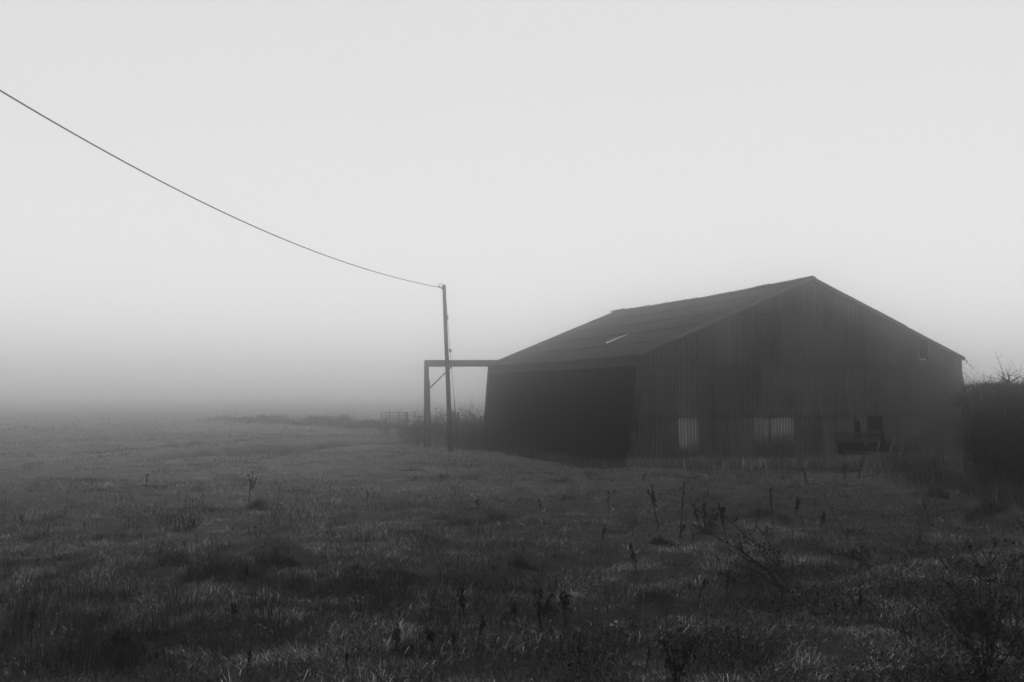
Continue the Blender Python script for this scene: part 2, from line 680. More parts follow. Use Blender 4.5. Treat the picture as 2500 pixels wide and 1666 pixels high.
# roof
def roof_slope(ue, um, side):
    m = MB()
    v_a, v_b = -.16, LEN + .42
    n = int((v_b - v_a) / step)
    nr = 5
    r2 = random.Random(21 + side)
    jj = {}
    for q in range(nr):
        for k in range(40):
            jj[(q, k)] = (r2.uniform(.78, 1.22), r2.uniform(0, .009), r2.uniform(-.02, .02))
    ze = EAVE - (RIDGE - EAVE) * (.16) / (MID - INS)
    for k in range(n):
        v0, v1 = v_a + k * step, v_a + (k + 1) * step
        sk = int((v0 - v_a) / sheet_w)
        for q in range(nr):
            tn, lift, sl_ = jj[(q, sk)]
            f0, f1 = q / nr, (q + 1) / nr + .015
            ds = sl_ * .3 / 9
            f0 = f0 + (ds if q else sl_ * .006)
            for_ = []
            for f, up in ((f0, .016 + lift), (f1, .0 + lift * .4)):
                u = ue + (um - ue) * f
                z = ze + (RIDGE - ze) * f
                for_.append((u, z + up))
            h0_ = .025 * math.sin(2 * math.pi * v0 / PITCHC)
            h1_ = .025 * math.sin(2 * math.pi * v1 / PITCHC)
            (ua, za), (ub, zb) = for_
            sag = lambda v: -.10 * math.sin(math.pi * min(max(v / LEN, 0), 1)) + .012 * math.sin(v * 1.7)
            s0, s1 = sag(v0), sag(v1)
            vs = [B(ua, v0, za + h0_ + s0 * .5), B(ua, v1, za + h1_ + s1 * .5), B(ub, v1, zb + h1_ + s1), B(ub, v0, zb + h0_ + s0)]
            m.add(vs, [(0, 1, 2, 3)], tn)
    return m


UE_L, UE_R = INS - .16, WID - INS + .05
rl = roof_slope(UE_L, MID, 0).build('roof_slope', M_roof, barn)
rr = roof_slope(UE_R, MID, 1).build('roof_slope', M_roof, barn)
rk = MB()
k = 0
v = -.22
while v < LEN + .45:
    ln = r1.uniform(.95, 1.1)
    v2 = min(v + ln, LEN + .5)
    dz = r1.uniform(-.015, .03) + .075 - .10 * math.sin(math.pi * min(max(v / LEN, 0), 1))
    vs = []
    for vv, ex in ((v, .02), (v2 + .05, 0)):
        for (du, z) in ((-.24, -.075), (-.10, .0), (0, .035), (.10, .0), (.24, -.075)):
            vs.append(B(MID + du, vv, RIDGE + dz + z + ex))
    fs = [(q, q + 1, q + 6, q + 5) for q in range(4)] + [(4, 3, 2, 1, 0)]
    rk.add(vs, fs, r1.uniform(.8, 1.15))
    v = v2
rk.build('ridge_cap', M_roof, barn)
# verge boards along the gable
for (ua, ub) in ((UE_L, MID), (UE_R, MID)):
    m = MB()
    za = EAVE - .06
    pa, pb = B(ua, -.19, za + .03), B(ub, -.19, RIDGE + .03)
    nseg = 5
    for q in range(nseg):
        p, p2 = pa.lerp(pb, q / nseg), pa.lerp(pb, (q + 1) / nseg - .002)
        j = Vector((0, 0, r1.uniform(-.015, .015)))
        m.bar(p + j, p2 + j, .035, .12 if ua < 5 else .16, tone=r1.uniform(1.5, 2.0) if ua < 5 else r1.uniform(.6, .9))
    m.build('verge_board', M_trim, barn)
# narrow bright slipped strip on the roof
sm = MB()
def on_roof(px, py, lift=.07):
    # intersect the ray with the left roof slope plane
    p0 = B(UE_L, 0, EAVE - .06 + lift)
    n = (B(MID, 0, RIDGE + lift) - p0).cross(W_).normalized()
    d = Vector(ray(px, py))
    c = Vector((0, 0, CAM_Z))
    t = (p0 - c).dot(n) / d.dot(n)
    return c + d * t
sm.add([on_roof(1478, 836), on_roof(1482, 839), on_roof(1534, 816.5), on_roof(1531, 816)], [(0, 1, 2, 3)], 1)
so = sm.build('roof_gap_sheet', material('clear_plastic_sheet', .22, .32, 4, .5, attr=True, spec=.5), barn)
so['label'] = 'narrow pale strip of exposed plastic sheet on the roof slope'
# gutter bits on the right eave
dm = MB()
e = B(WID - INS + .06, -.25, EAVE - .02)
dm.tube([e + Vector((-.1, 0, .05)), e + Vector((.05, 0, -.12)), e + Vector((.0, 0, -.22))], .02, 5)
dm.tube([e + Vector((.0, 0, -.12)), e + Vector((.12, 0, -.25)), e + Vector((.25, 0, -.33)), e + Vector((.28, 0, -.45))], .012, 4)
dm.build('broken_gutter', M_galv, barn)
e = P(2352, 909, 44.9)
wm_ = MB()
wm_.tube([e, e + Vector((.12, 0, -.08)), e + Vector((.17, 0, -.2)), e + Vector((.28, 0, -.24)), e + Vector((.32, 0, -.34))], .011, 4)
wm_.build('loose_wire', M_galv, barn)

# interior clutter at the broken corner
def plank(px0, py0, px1, py1, depth0, depth1, wd, th, label, tn=1.0, name='timber_plank', mat=M_wood):
    a_, b_ = P(px0, py0, depth0), P(px1, py1, depth1)
    m = MB()
    mid = (a_ + b_) / 2
    n = 3
    for q in range(n):
        p, p2 = a_.lerp(b_, q / n), a_.lerp(b_, (q + 1) / n)
        m.bar(p, p2, th, wd * random.uniform(.93, 1.0), tone=tn)
    lo = a_ if a_.z < b_.z else b_
    o = m.build(name, mat, base=lo)
    tag(o, label, 'plank')
    return o
dd = lambda px: (N0 + U * u_of(px)).y
plank(2036, 1060, 2150, 1056, dd(2036) - .08, dd(2150) - .08, .14, .025, 'upper horizontal board across the hole in the gable', .55)
plank(2038, 1077, 2150, 1073, dd(2038) - .10, dd(2150) - .10, .26, .025, 'lower and wider horizontal board across the hole in the gable', .6)
plank(2136, 1125, 2147, 1080, dd(2138) - 1.0, dd(2147) - .6, .06, .04, 'short pale stick leaning at the foot of the boards', 2.0, 'leaning_stick')
plank(2169, 1112, 2183, 1072, dd(2172) - .7, dd(2183) - .3, .08, .04, 'pale stick leaning on the gable right of the broken hole', 2.0, 'leaning_stick')
# ---------------------------------------------------------------- skeletal lean-to frame behind the pole
R0 = B(INS, LEN, 0)
fr_p = P(1041, 1082, 55.2)
fr_p.z = float(H(fr_p.x, fr_p.y))
frame = thing('portal_frame', fr_p, 'skeletal post and beam frame joined to the far corner of the barn', 'frame')
bt = P(1040, 881, 55.2)
be = P(1216, 880, 55.9)
m = MB()
m.bar(bt + Vector((-.05, 0, -.15)), be + Vector((0, 0, -.17)), .16, .30)
m.bar(bt + Vector((-.05, 0, .015)), be + Vector((0, 0, -.005)), .24, .035, tone=1.1)
m.bar(bt + Vector((-.05, 0, -.32)), be + Vector((0, 0, -.34)), .24, .035, tone=.9)
m.build('beam', M_steel, frame)
for px0, px1, pt, pbt, lw in ((1039.6, 1038.2, 881, 1084, .085), (1045.4, 1048.9, 930, 1086, .10)):
    m = MB()
    y0 = 55.2
    a_ = P(px0, pt, y0)
    b_ = P(px1, pbt, y0)
    b_.z = float(H(b_.x, b_.y)) - .15
    m.bar(b_, a_, lw, .17, tone=.75)
    m.build('post', M_steel, frame)
m = MB()
m.bar(P(1042.4, 893, 55.2), P(1043.6, 956, 55.2), .20, .19, tone=.8)
m.build('post_head', M_steel, frame)
m = MB()
m.bar(P(1046, 951, 55.2), P(1104, 894, 55.4), .07, .07, tone=.7)
m.build('knee_brace', M_steel, frame)
m = MB()
m.bar(P(1038, 990, 55.15), P(1047, 990, 55.15), .05, .04, tone=.7)
m.build('batten', M_steel, frame)

# ---------------------------------------------------------------- pole, guy wire, cable
pb = G(1099, 1103)
PY = pb.y
pole = thing('utility_pole', pb, 'single dark wooden pole standing in front of the skeletal frame', 'pole')
ptop = P(1085, 697, PY)
m = MB()
n = 9
pts, rad = [], []
for k in range(n + 1):
    t = k / n
    p = Vector((pb.x, pb.y, pb.z - .3)).lerp(ptop, t)
    p += Vector((.02 * math.sin(t * 5), 0, 0))
    pts.append(p)
    rad.append(.130 - .045 * t)
pts.append(ptop + Vector((0, 0, .03)))
rad.append(.06)
m.tube(pts, rad, 12)
m.build('pole_shaft', M_pole, pole, smooth=True)
for py, du in ((765, -.10), (776, .09), (1046, -.12)):
    m = MB()
    p = P(1086 + (py - 697) * .035, py, PY)
    m.bar(p + Vector((du, -.05, -.10)), p + Vector((du, -.05, .10)), .05, .06)
    m.build('pole_bracket', M_wire, pole)
m = MB()
m.bar(P(1079, 703, PY), P(1087, 703, PY), .04, .04)
m.build('bolt', M_wire, pole)
# coiled tail ring beside the pole head
m = MB()
rc = P(1075.8, 698, PY - .1)
pts = [rc + Vector((math.cos(a_) * .095, .01 * a_, math.sin(a_) * .105)) for a_ in np.linspace(-.6, 5.0, 20)]
m.tube(pts, .014, 6)
m.build('cable_coil', M_wire, pole)
m = MB()
m.tube([P(1072.5, 699, PY - .1), P(1074.5, 702, PY - .1)], [.035, .045], 6)
m.tube([P(1077, 702, PY - .1), P(1079, 705, PY - .1), P(1081, 703, PY)], [.03, .045, .02], 6)
m.build('wire_clamp', M_wire, pole)

# overhead cable: measured picture points, on a vertical plane running towards the viewer's left
cab_px = [(1078, 702.5), (1065, 701.5), (956, 675), (807, 628), (680, 580), (531, 513), (367, 428), (64, 258), (0, 223)]
P_far = np.array((ptop.x - .12, PY - .1))
near_y = 20.0
P_near = np.array(((0 - CX) / F_PX * near_y / math.cos(PITCH) * 1.0, near_y))
dr = P_near - P_far
sv, zv = [], []
for px, py in cab_px:
    d = ray(px, py)
    # solve P_far + s*dr lies on ray: x/y ratio
    k = d[0] / d[1]
    s = (k * P_far[1] - P_far[0]) / (dr[0] - k * dr[1])
    yy = P_far[1] + s * dr[1]
    sv.append(s)
    zv.append(CAM_Z + d[2] / d[1] * yy)
co = np.polyfit(sv, zv, 3)
print('CABLE', [round(a_, 2) for a_ in zv], [round(float(a_), 2) for a_ in np.polyval(co, sv)], co)
m = MB()
pts = [Vector((P_far[0] + dr[0] * s, P_far[1] + dr[1] * s, float(np.polyval(co, s)))) for s in np.linspace(min(sv), 1.55, 90)]
m.tube(pts, .0175, 6)
cb_ = m.build('overhead_cable', M_wire, base=ptop)
tag(cb_, 'long sagging black cable running from the pole head up out of the left side', 'cable')

gb = P(1119, 1078, PY + 3)
gb.z = float(H(gb.x, gb.y))
gtop = P(1089, 730, PY)
guy = thing('guy_wire', gb, 'thin stay wire with an insulator slanting from the pole to the scrub', 'wire')
m = MB()
def guy_pt(t):
    return gtop.lerp(gb, t)
def t_at(py):
    lo, hi = 0, 1
    for _ in range(40):
        mid = (lo + hi) / 2
        p = guy_pt(mid)
        v = np.array((p.x, p.y, p.z - CAM_Z))
        y = CY - F_PX * (v @ _U) / (v @ _F)
        if y < py:
            lo = mid
        else:
            hi = mid
    return lo
m.tube([guy_pt(0), guy_pt(1)], .010, 5)
m.build('stay_strand', M_wire, guy)
m = MB()
t = t_at(855)
m.tube([guy_pt(t - .008), guy_pt(t - .006), guy_pt(t + .012), guy_pt(t + .015)], [.02, .055, .055, .02], 8)
m.build('insulator', M_wire, guy)
m = MB()
m.tube([guy_pt(t_at(965)), guy_pt(t_at(1000)), guy_pt(t_at(1060))], [.015, .025, .03], 6)
m.build('stay_guard', M_wire, guy)

# ---------------------------------------------------------------- distant cattle gate pen
gg = P(963, 1050, 70)
gg.z = float(H(gg.x, gg.y))
gate = thing('field_gate', gg, 'tubular metal gate pen fading in the fog left of the frame', 'gate')
def gp(px, y=70, z=0):
    p = P(px, 1000, y)
    return Vector((p.x, p.y, z))
m = MB()
ztop = P(960, 1008, 70).z
for z in (ztop, ztop - .22, ztop - .42, ztop - .62, ztop - .85, ztop - 1.1):
    m.tube([gp(930.5, 70, z), gp(952, 70.1, z - .01), gp(991, 70.2, z + .01)], .022, 5)
for px in (930.5, 944, 952, 975, 988):
    m.tube([gp(px, 70.1, .15), gp(px, 70.1, ztop)], .022, 5)
m.build('gate_panel', M_galv, gate)
for px, y in ((930.5, 70), (951, 72), (994, 70.2)):
    m = MB()
    r_ = .03 if px < 990 else .09
    m.tube([gp(px, y, -.1), gp(px, y, ztop + .02), gp(px, y, ztop + .05)], [r_, r_, r_ * .6], 8)
    m.build('gate_post', M_galv, gate)
# stub posts near the far corner of the barn and the small marker stake
for px, pyt, y, wd, lab in ((1107, 1006, 60, .26, 'broad weathered post among the scrub just right of the pole'),
                            (1118, 1008, 60.5, .22, 'weathered post in the scrub by the foot of the stay wire'),
                            (1174, 1017, 57.5, .14, 'short post against the far corner of the barn'),
                            (1477, 1121, 37.6, .045, 'tiny pale stake in the grass before the dark side wall')):
    p = P(px, pyt, y)
    z0 = float(H(p.x, p.y)) - .1
    m = MB()
    m.bar(Vector((p.x, p.y, z0)), p, wd, wd * .8, tone=1 if wd > .05 else 3.0)
    m.bar(p, p + Vector((0, 0, .03)), wd, wd * .8, tone=1 if wd > .05 else 3.0, wd1=wd * .5, ht1=wd * .4)
    tag(m.build('fence_post' if wd > .05 else 'marker_stake', M_wood, base=(p.x, p.y, z0)), lab, 'post' if wd > .05 else 'stake')

# ---------------------------------------------------------------- bare shrubs
def grow(m, p, d, ln, r, depth, spread=.6, up=.15, tone=1.0, kids=3, wob=.18, nseg=4, leaf=None):
    pts, rad = [Vector(p)], [r]
    q = Vector(p)
    dd_ = Vector(d).normalized()
    for k in range(nseg):
        dd_ = (dd_ + Vector((random.gauss(0, wob), random.gauss(0, wob), random.gauss(0, wob) + up * .3))).normalized()
        q = q + dd_ * ln / nseg
        pts.append(q.copy())
        rad.append(r * (1 - .75 * (k + 1) / nseg))
    m.tube(pts, rad, 3 if r < .012 else 5, tone, cap=False)
    if leaf:
        for k in range(1, len(pts)):
            if random.random() < leaf[1]:
                for _ in range(random.randint(1, 3)):
                    c = pts[k - 1].lerp(pts[k], random.random())
                    leaf[0].leaf(c, Vector((random.gauss(0, 1), random.gauss(0, 1), random.gauss(-.4, .6))), leaf[2] * random.uniform(.5, 1.2), leaf[2] * .5, random.uniform(.5, 1.4))
    if depth > 0:
        for _ in range(kids):
            t = random.uniform(.25, .95)
            k = min(int(t * nseg), nseg - 1)
            b_ = pts[k].lerp(pts[k + 1], t * nseg - k)
            dv = (pts[k + 1] - pts[k]).normalized()
            s = Vector((random.gauss(0, 1), random.gauss(0, 1), random.gauss(0, .6)))
            s = (s - dv * s.dot(dv)).normalized()
            nd = (dv + s * random.uniform(.4, 1.2) * spread / .6 + Vector((0, 0, up))).normalized()
            grow(m, b_, nd, ln * random.uniform(.4, .7), max(r * .55, .0022), depth - 1, spread, up, tone, kids, wob, nseg, leaf)


def shrub(name, base, label, cat, group, nstem, ht, r, depth, lean=.25, spread=.6, kids=3, up=.15, leaves=0, leafsize=.04, lean_dir=None, mat=None):
    root = thing(name, base, label, cat, group)
    m, lm = MB(), MB()
    for _ in range(nstem):
        a_ = random.uniform(0, 2 * math.pi)
        l_ = random.uniform(0, lean)
        d = Vector((math.cos(a_) * l_, math.sin(a_) * l_, 1))
        if lean_dir is not None:
            d = Vector(lean_dir) + Vector((random.gauss(0, lean), random.gauss(0, lean), random.gauss(0, lean)))
        p = Vector(base) + Vector((random.gauss(0, .08 * ht), random.gauss(0, .08 * ht), -.05))
        grow(m, p, d, ht * random.uniform(.6, 1.0), r, depth, spread, up, 1.0, kids, leaf=(lm, leaves, leafsize) if leaves else None)
    m.build('stems', mat or M_twig, root)
    if leaves and lm.v:
        lm.build('dead_leaves', M_weed, root)
    return root


random.seed(5)
# scrub between the frame and the barn, seen through the fog
SC = 'bare scrub bushes between the frame and the barn'
scr = [(1012, 1072, 58, 1.25), (1030, 1068, 60, 1.3), (1062, 1070, 59, 1.4), (1085, 1072, 58, 1.3), (1128, 1075, 57, 1.5), (1150, 1078, 57, 1.5),
       (1168, 1080, 57, 1.25), (1110, 1090, 54, .9), (1135, 1098, 52.5, .9), (1160, 1094, 53, .9), (1190, 1098, 52, .8), (1000, 1062, 62, 1.0), (1218, 1108, 48.5, .7),
       (975, 1055, 69, 1.1), (940, 1055, 69, .9), (1240, 1112, 47, .6)]
protos = []
for k in range(4):
    protos.append(shrub('scrub_bush', ground(-40, -20 - k * 4), 'x', 'bush', SC, 16, 1.0, .009, 2, .75, .7, 4, leaves=.3, leafsize=.06, mat=M_brush))
for k, (px, py, y, h) in enumerate(scr):
    p = P(px, py, y)
    b_ = ground(p.x, p.y)
    src = protos[k % 4]
    dup(src, b_, random.uniform(0, 6), (h * 1.4, h * 1.4, h * 1.15), 'low leafless scrub bush, half lost in fog between frame and barn', SC)
for src in protos:
    for ch in list(src.children):
        bpy.data.objects.remove(ch)
    bpy.data.objects.remove(src)
sp = P(1143, 1080, 58)
shrub('bare_sapling', ground(sp.x, sp.y), 'tallest leafless sapling rising from the scrub beside the barn', 'sapling', None, 9, 2.3, .012, 2, .18, .45, 4, .3)
# far low bushes left of the gate
for k, (px, y, wdt, ht, lab) in enumerate(((670, 92, 3.2, .95, 'long low bush, leftmost in the distant fog'), (762, 88, 2.2, 1.0, 'spiky bush between the two rounded ones in the fog'),
                                           (826, 84, 2.9, 1.15, 'rounded bush nearest the gate in the fog'), (600, 96, 5.0, .9, 'palest and farthest low bush, nearly lost in the fog'), (900, 78, 2.8, .75, 'faint thin bush just left of the gate'))):
    p = P(px, 1040, y)
    root = thing('fog_bush', ground(p.x, p.y), lab, 'bush')
    m = MB()
    for _ in range(1500):
        x, yy = random.gauss(0, wdt * .42), random.gauss(0, .9)
        top = ht * (.55 + .5 * float(vnoise(p.x + x + 50, p.y * 3 + yy * .4, .9))) * math.exp(-(x / wdt) ** 2 * .8)
        z = random.random() ** .7 * max(top, .1) + abs(random.gauss(0, .04))
        c = Vector((p.x + x, p.y + yy, float(H(p.x + x, p.y + yy)) + z))
        m.leaf(c, Vector((random.gauss(0, .6), random.gauss(0, .6), random.uniform(.2, 1))), random.uniform(.12, .35), .06, random.uniform(.7, 1.3))
    m.build('foliage', M_weed, root)
    m = MB()
    for _ in range(10):
        grow(m, ground(p.x + random.gauss(0, wdt * .35), p.y), (random.gauss(0, .4), 0, 1), ht * 1.05, .014, 1, kids=3)
    m.build('stems', M_twig, root)

# ---------------------------------------------------------------- hedge on the right
hb = ground(16.0, 27)
hedge = thing('hedge', hb, 'tall dark clipped hedge filling the right edge beside the barn', 'hedge')
HX0, HX1, HY0, HY1, HT = 14.42, 18.2, 17.0, 33.2, 3.20
def hedge_edge(y, z):
    # left face of the hedge: bulges, thinner towards its end by the barn
    e_ = HX0 + .25 * vnoise(y * 1.0, z * 1.0, 1.3) + .10 * vnoise(y + 9, z, .5)
    return e_ + 1.3 * np.clip((y - 31.0) / 2.2, 0, 1) ** 2 + .35 * np.clip((z - 2.2), 0, 1) ** 2
cmv, cmf = [], []
core = MB()
ny_, nz_ = 90, 18
for side in (0, 1):
    o_ = len(core.v)
    for a_ in range(ny_ + 1):
        y = HY0 + .3 + (HY1 - HY0 - .6) * a_ / ny_
        for b_ in range(nz_ + 1):
            z = (HT - .30 - .5 * max(0, (y - 31.4) / 1.6) ** 2) * b_ / nz_
            if side == 0:
                x = float(hedge_edge(y, z)) + .22
            else:
                x = HX1 - .2
            core.v.append((x, y, z))
            core.t.append(.5)
    for a_ in range(ny_):
        for b_ in range(nz_):
            q = o_ + a_ * (nz_ + 1) + b_
            core.f.append((q, q + 1, q + nz_ + 2, q + nz_ + 1))
half = (ny_ + 1) * (nz_ + 1)
for a_ in range(ny_):
    q = a_ * (nz_ + 1) + nz_
    core.f.append((q, q + nz_ + 1, q + nz_ + 1 + half, q + half))
core.f.append((nz_, 0, half, half + nz_))
e0 = ny_ * (nz_ + 1)
core.f.append((e0, e0 + nz_, e0 + nz_ + half, e0 + half))
core.t = [.012] * len(core.v)
core.build('inner_mass', M_hedge, hedge)
nT = 120000
y = rng.uniform(HY0, HY1, nT)
z = rng.uniform(.0, 1, nT) * (HT - .45 * np.clip((y - 31.6) / 1.6, 0, 1) ** 2)
which = rng.random(nT)
inset = rng.random(nT) ** 1.5 * .42
x = hedge_edge(y, z) + inset
top = which < .32
x[top] = rng.uniform(HX0 + .1, HX1, top.sum())
z[top] = HT - rng.random(top.sum()) ** 1.3 * .30 + .09 * vnoise(x[top], y[top], .9) - .10 - .45 * np.clip((y[top] - 31.6) / 1.6, 0, 1) ** 2
end = (which > .32) & (which < .45)
x[end] = rng.uniform(HX0 + .5, HX1, end.sum())
y[end] = HY1 - rng.random(end.sum()) * .4
az = rng.uniform(0, 2 * np.pi, nT)
lean_ = np.abs(rng.normal(.6, .4, nT))
ln_ = rng.uniform(.08, .24, nT)
Vv, Q, T, O = ribbons(np.stack([x, y, z], 1), az, lean_, rng.normal(0, .5, nT), ln_, rng.uniform(.008, .03, nT), .010 * np.exp(rng.normal(0, 1.15, nT)))
tw = np_mesh('twig_foliage', Vv - np.array(hb), Q, T, O, M_hedge)
tw.parent = hedge
# thin shoots breaking out of the hedge top
m = MB()
for _ in range(420):
    x_, y_ = random.uniform(HX0 + .2, HX0 + 2.6), random.uniform(24, HY1)
    grow(m, Vector((x_, y_, HT - .1)), (random.gauss(0, .3), random.gauss(0, .3), 1), random.uniform(.10, .42), .006, 1, kids=3)
m.build('top_shoots', M_twig, hedge)

# leafless tree head showing above the hedge
tp = P(2463, 937, 29.5)
tr = thing('pollard_tree', Vector((tp.x, tp.y, 0)), 'cut back leafless treetop with crooked limbs sticking out above the hedge', 'tree')
m = MB()
def tl(pts, y=29.5):
    return [P(2300 + a_ / 11.2, 860 + b_ / 11.2, y + random.uniform(-.15, .15)) for a_, b_ in pts]
tr_top = tl([(1820, 850)])[0]
m.tube([Vector((tp.x, tp.y, -.1)), Vector((tp.x + .04, tp.y, 1.6)), tr_top, ], [.09, .07, .045], 8)
m.build('trunk', M_twig, tr)
m = MB()
limbs = [([(1820, 850), (1700, 740), (1660, 690), (1555, 635)], .032), ([(1825, 850), (1830, 700), (1800, 600), (1780, 540)], .032),
         ([(1830, 850), (1980, 760), (2120, 670), (2190, 700), (2250, 780)], .026), ([(1820, 770), (1700, 745), (1500, 730), (1350, 700), (1210, 660)], .014),
         ([(1700, 700), (1660, 560), (1600, 370), (1540, 210), (1450, 90)], .012), ([(1700, 750), (1560, 820), (1420, 870)], .016),
         ([(1830, 680), (1920, 600), (2040, 530), (2130, 470)], .008), ([(2060, 700), (1960, 650)], .012), ([(2125, 660), (2120, 600), (2150, 500), (2130, 430)], .008),
         ([(1840, 660), (1890, 600)], .009), ([(1430, 880), (1350, 800), (1300, 690)], .012), ([(1300, 890), (1180, 780), (1135, 680), (1140, 500)], .009),
         ([(1230, 880), (1210, 800), (1280, 870), (1340, 900)], .010), ([(1170, 880), (1170, 790)], .012), ([(1000, 960), (1130, 900)], .01), ([(770, 980), (750, 860), (735, 760)], .007),
         ([(1660, 690), (1720, 640), (1690, 610)], .01), ([(1930, 610), (2020, 640), (2090, 600), (2080, 570)], .007), ([(1600, 850), (1720, 770), (1700, 700), (1800, 660)], .008),
         ([(2230, 860), (2170, 800), (2190, 760)], .01), ([(1560, 880), (1540, 780)], .007)]
for pts, r_ in limbs:
    pp = tl(pts)
    m.tube(pp, [r_ * (1 - .7 * k / (len(pp) - 1)) for k in range(len(pp))], 5)
    for k in range(len(pp) - 1):
        if random.random() < .8:
            grow(m, pp[k].lerp(pp[k + 1], random.random()), (random.gauss(0, 1), random.gauss(0, .5), random.uniform(.1, 1)), random.uniform(.15, .4), .005, 1, kids=2)
m.build('branches', M_twig, tr)

# climber and tall dead stems in front of the right corner of the gable
SH = 'leafless shrubs at the right corner of the gable'
for k, (px, y, ht, ns, lab) in enumerate(((2352, 40.6, 3.3, 16, 'tallest leafless shrub against the barn corner and the hedge end'), (2300, 40.8, 2.6, 14, 'thin leafless shrub before the right end of the gable'),
                                 (2255, 40.6, 1.7, 12, 'shorter leafless shrub left of the taller corner shrubs'), (2372, 33.8, 2.9, 22, 'leafless shrub spilling out from the end of the hedge'),
                                 (2325, 34.5, 2.2, 9, 'cluster of tall upright bare stems before the hedge end'), (2215, 41.0, 1.0, 12, 'low scrub clump by the broken hole of the gable'))):
    p = P(px, 1100, y)
    up_ = .5 if k == 4 else .15
    shrub('bare_shrub', ground(p.x, p.y), lab, 'shrub', SH, ns, ht, .009, 2, .12 if k == 4 else .32, .4 if k == 4 else .7, 5, up_, leaves=.35, leafsize=.05, mat=M_brush)

# ---------------------------------------------------------------- dead weeds in the field
def weed(p_base, p_top, label, group, heads=1, fat=1.0, name='dead_weed', bare=False):
    root = thing(name, p_base, label, 'weed', group)
    m, s = MB(), MB()
    L = (p_top - p_base).length
    mid = p_base.lerp(p_top, .5) + Vector((random.gauss(0, .03), random.gauss(0, .03), 0)) * L
    pts = [p_base + Vector((0, 0, -.05)), mid, p_top]
    m.tube(pts, [.009 * fat, .007 * fat, .003 * fat], 4)
    for h in range(heads):
        t = random.uniform(.35, .6)
        b_ = p_base.lerp(p_top, t)
        tip = b_.lerp(p_top, .75) + Vector((random.choice((-1, 1)) * random.uniform(.08, .22), random.gauss(0, .1), 0)) * L
        if h:
            m.tube([b_, b_.lerp(tip, .5) + Vector((0, 0, -.02)), tip], [.004 * fat, .003, .002], 3)
        a0, a1 = (b_, tip) if h else (p_base.lerp(p_top, .45), p_top)
        for q in range(24 if not bare else 4):
            c = a0.lerp(a1, random.uniform(.05, 1)) + Vector((random.gauss(0, .018), random.gauss(0, .018), 0))
            s.blob(c, random.uniform(.005, .014) * fat, random.uniform(.6, 1.2), 1.6)
    m.build('stem', M_weed, root)
    s.build('seed_head', M_weed, root)
    return root


random.seed(9)
WG = 'dead dock and thistle stalks standing in the field'
stalks = [(1129, 1433, 1135, 1528, 2, 1.5, 'dark seed stalk left of the paired stalks in the centre foreground'), (1319, 1433, 1324, 1551, 2, 1.7, 'forked dark stalk with twin seed heads, centre foreground'),
          (1305, 1440, 1321, 1530, 1, 1.4, 'leaning dark stalk touching the forked stalk, centre foreground'), (1370, 1440, 1382, 1525, 3, 1.4, 'drooping branched stalk right of the forked stalk'),
          (1254, 1477, 1252, 1517, 1, 1.7, 'stubby dark seed stalk left of the forked stalk'), (1232, 1495, 1242, 1535, 1, 1.3, 'short leaning stalk left of the stubby one'),
          (1485, 1199, 1485, 1257, 1, 1.3, 'upright dark stalk below the pale stake'), (1590, 1180, 1609, 1291, 2, 1.9, 'tall leaning seeded stalk in the mid field below the first pale sheet'),
          (1670, 1177, 1659, 1314, 1, 1.5, 'tallest thin stalk in the mid field'), (1720, 1230, 1722, 1299, 1, 2.0, 'thick upright stalk beside the tangled weeds'),
          (1696, 1245, 1712, 1290, 1, 2.2, 'drooping stalk leaning onto the tangled weeds'), (1540, 1326, 1554, 1406, 1, 1.8, 'stalk with a single dark head below the mid field stalks'),
          (1317, 1219, 1322, 1257, 1, 1.2, 'small stalk in the middle distance before the side wall'), (1542, 1502, 1550, 1574, 1, .8, 'bare thin stalk in the foreground right of centre'),
          (618, 1150, 608, 1242, 3, 1.6, 'tall feathery stalk standing alone in the left field'), (360, 1157, 358, 1196, 1, 1.3, 'lone stalk in the far left field'),
          (574, 1475, 566, 1521, 1, 2.2, 'thick dark stalk below the two dark tussocks'), (1881, 1192, 1883, 1255, 1, 2.0, 'thick upright stalk right of the tangled weeds'),
          (1755, 1230, 1776, 1315, 2, 1.9, 'leaning seeded stalk above the fallen bramble'), (1672, 1280, 1660, 1316, 1, 1.5, 'short stalk at the foot of the tallest thin stalk'),
          (2011, 1208, 2076, 1325, 0, 1.4, 'long bare stem leaning left in the right field'), (1948, 1215, 1942, 1260, 2, 2.0, 'bushy dark seed stalk in the right field'),
          (2253, 1220, 2275, 1275, 1, 1.6, 'stalk leaning left above the right mound'), (2012, 1250, 2005, 1290, 1, 2.0, 'short dark stalk near the long leaning stem'),
          (1960, 1145, 1975, 1180, 1, 1.6, 'dark stalk in front of the wide pale sheet, left one'), (2060, 1130, 2063, 1170, 2, 1.8, 'dark double stalk before the gable boards'),
          (2103, 1135, 2095, 1175, 1, 1.8, 'slanting dark stalk right of the double stalk'), (1165, 1218, 1166, 1245, 1, 1.4, 'thin upright stalk near the middle of the field'),
          (140, 1480, 141, 1508, 1, 1.0, 'single round headed stalk in the left foreground'), (1045, 1540, 1062, 1580, 2, 2.2, 'dark clustered seed stalk in the lower centre left'),
          (969, 1535, 966, 1590, 1, 2.2, 'broad dark seed stalk in the lower left centre'), (1110, 1545, 1107, 1590, 1, 1.6, 'thin dark stalk right of the clustered one')]
for a_, b_, c_, d_, hd_, ft, lab in stalks:
    pbs = G(c_, d_)
    weed(pbs, P(a_, b_, pbs.y - random.uniform(-.1, .2)), lab, WG, max(hd_, 1), ft * .9 * (pbs.y / 14) ** .35, bare=(hd_ == 0))

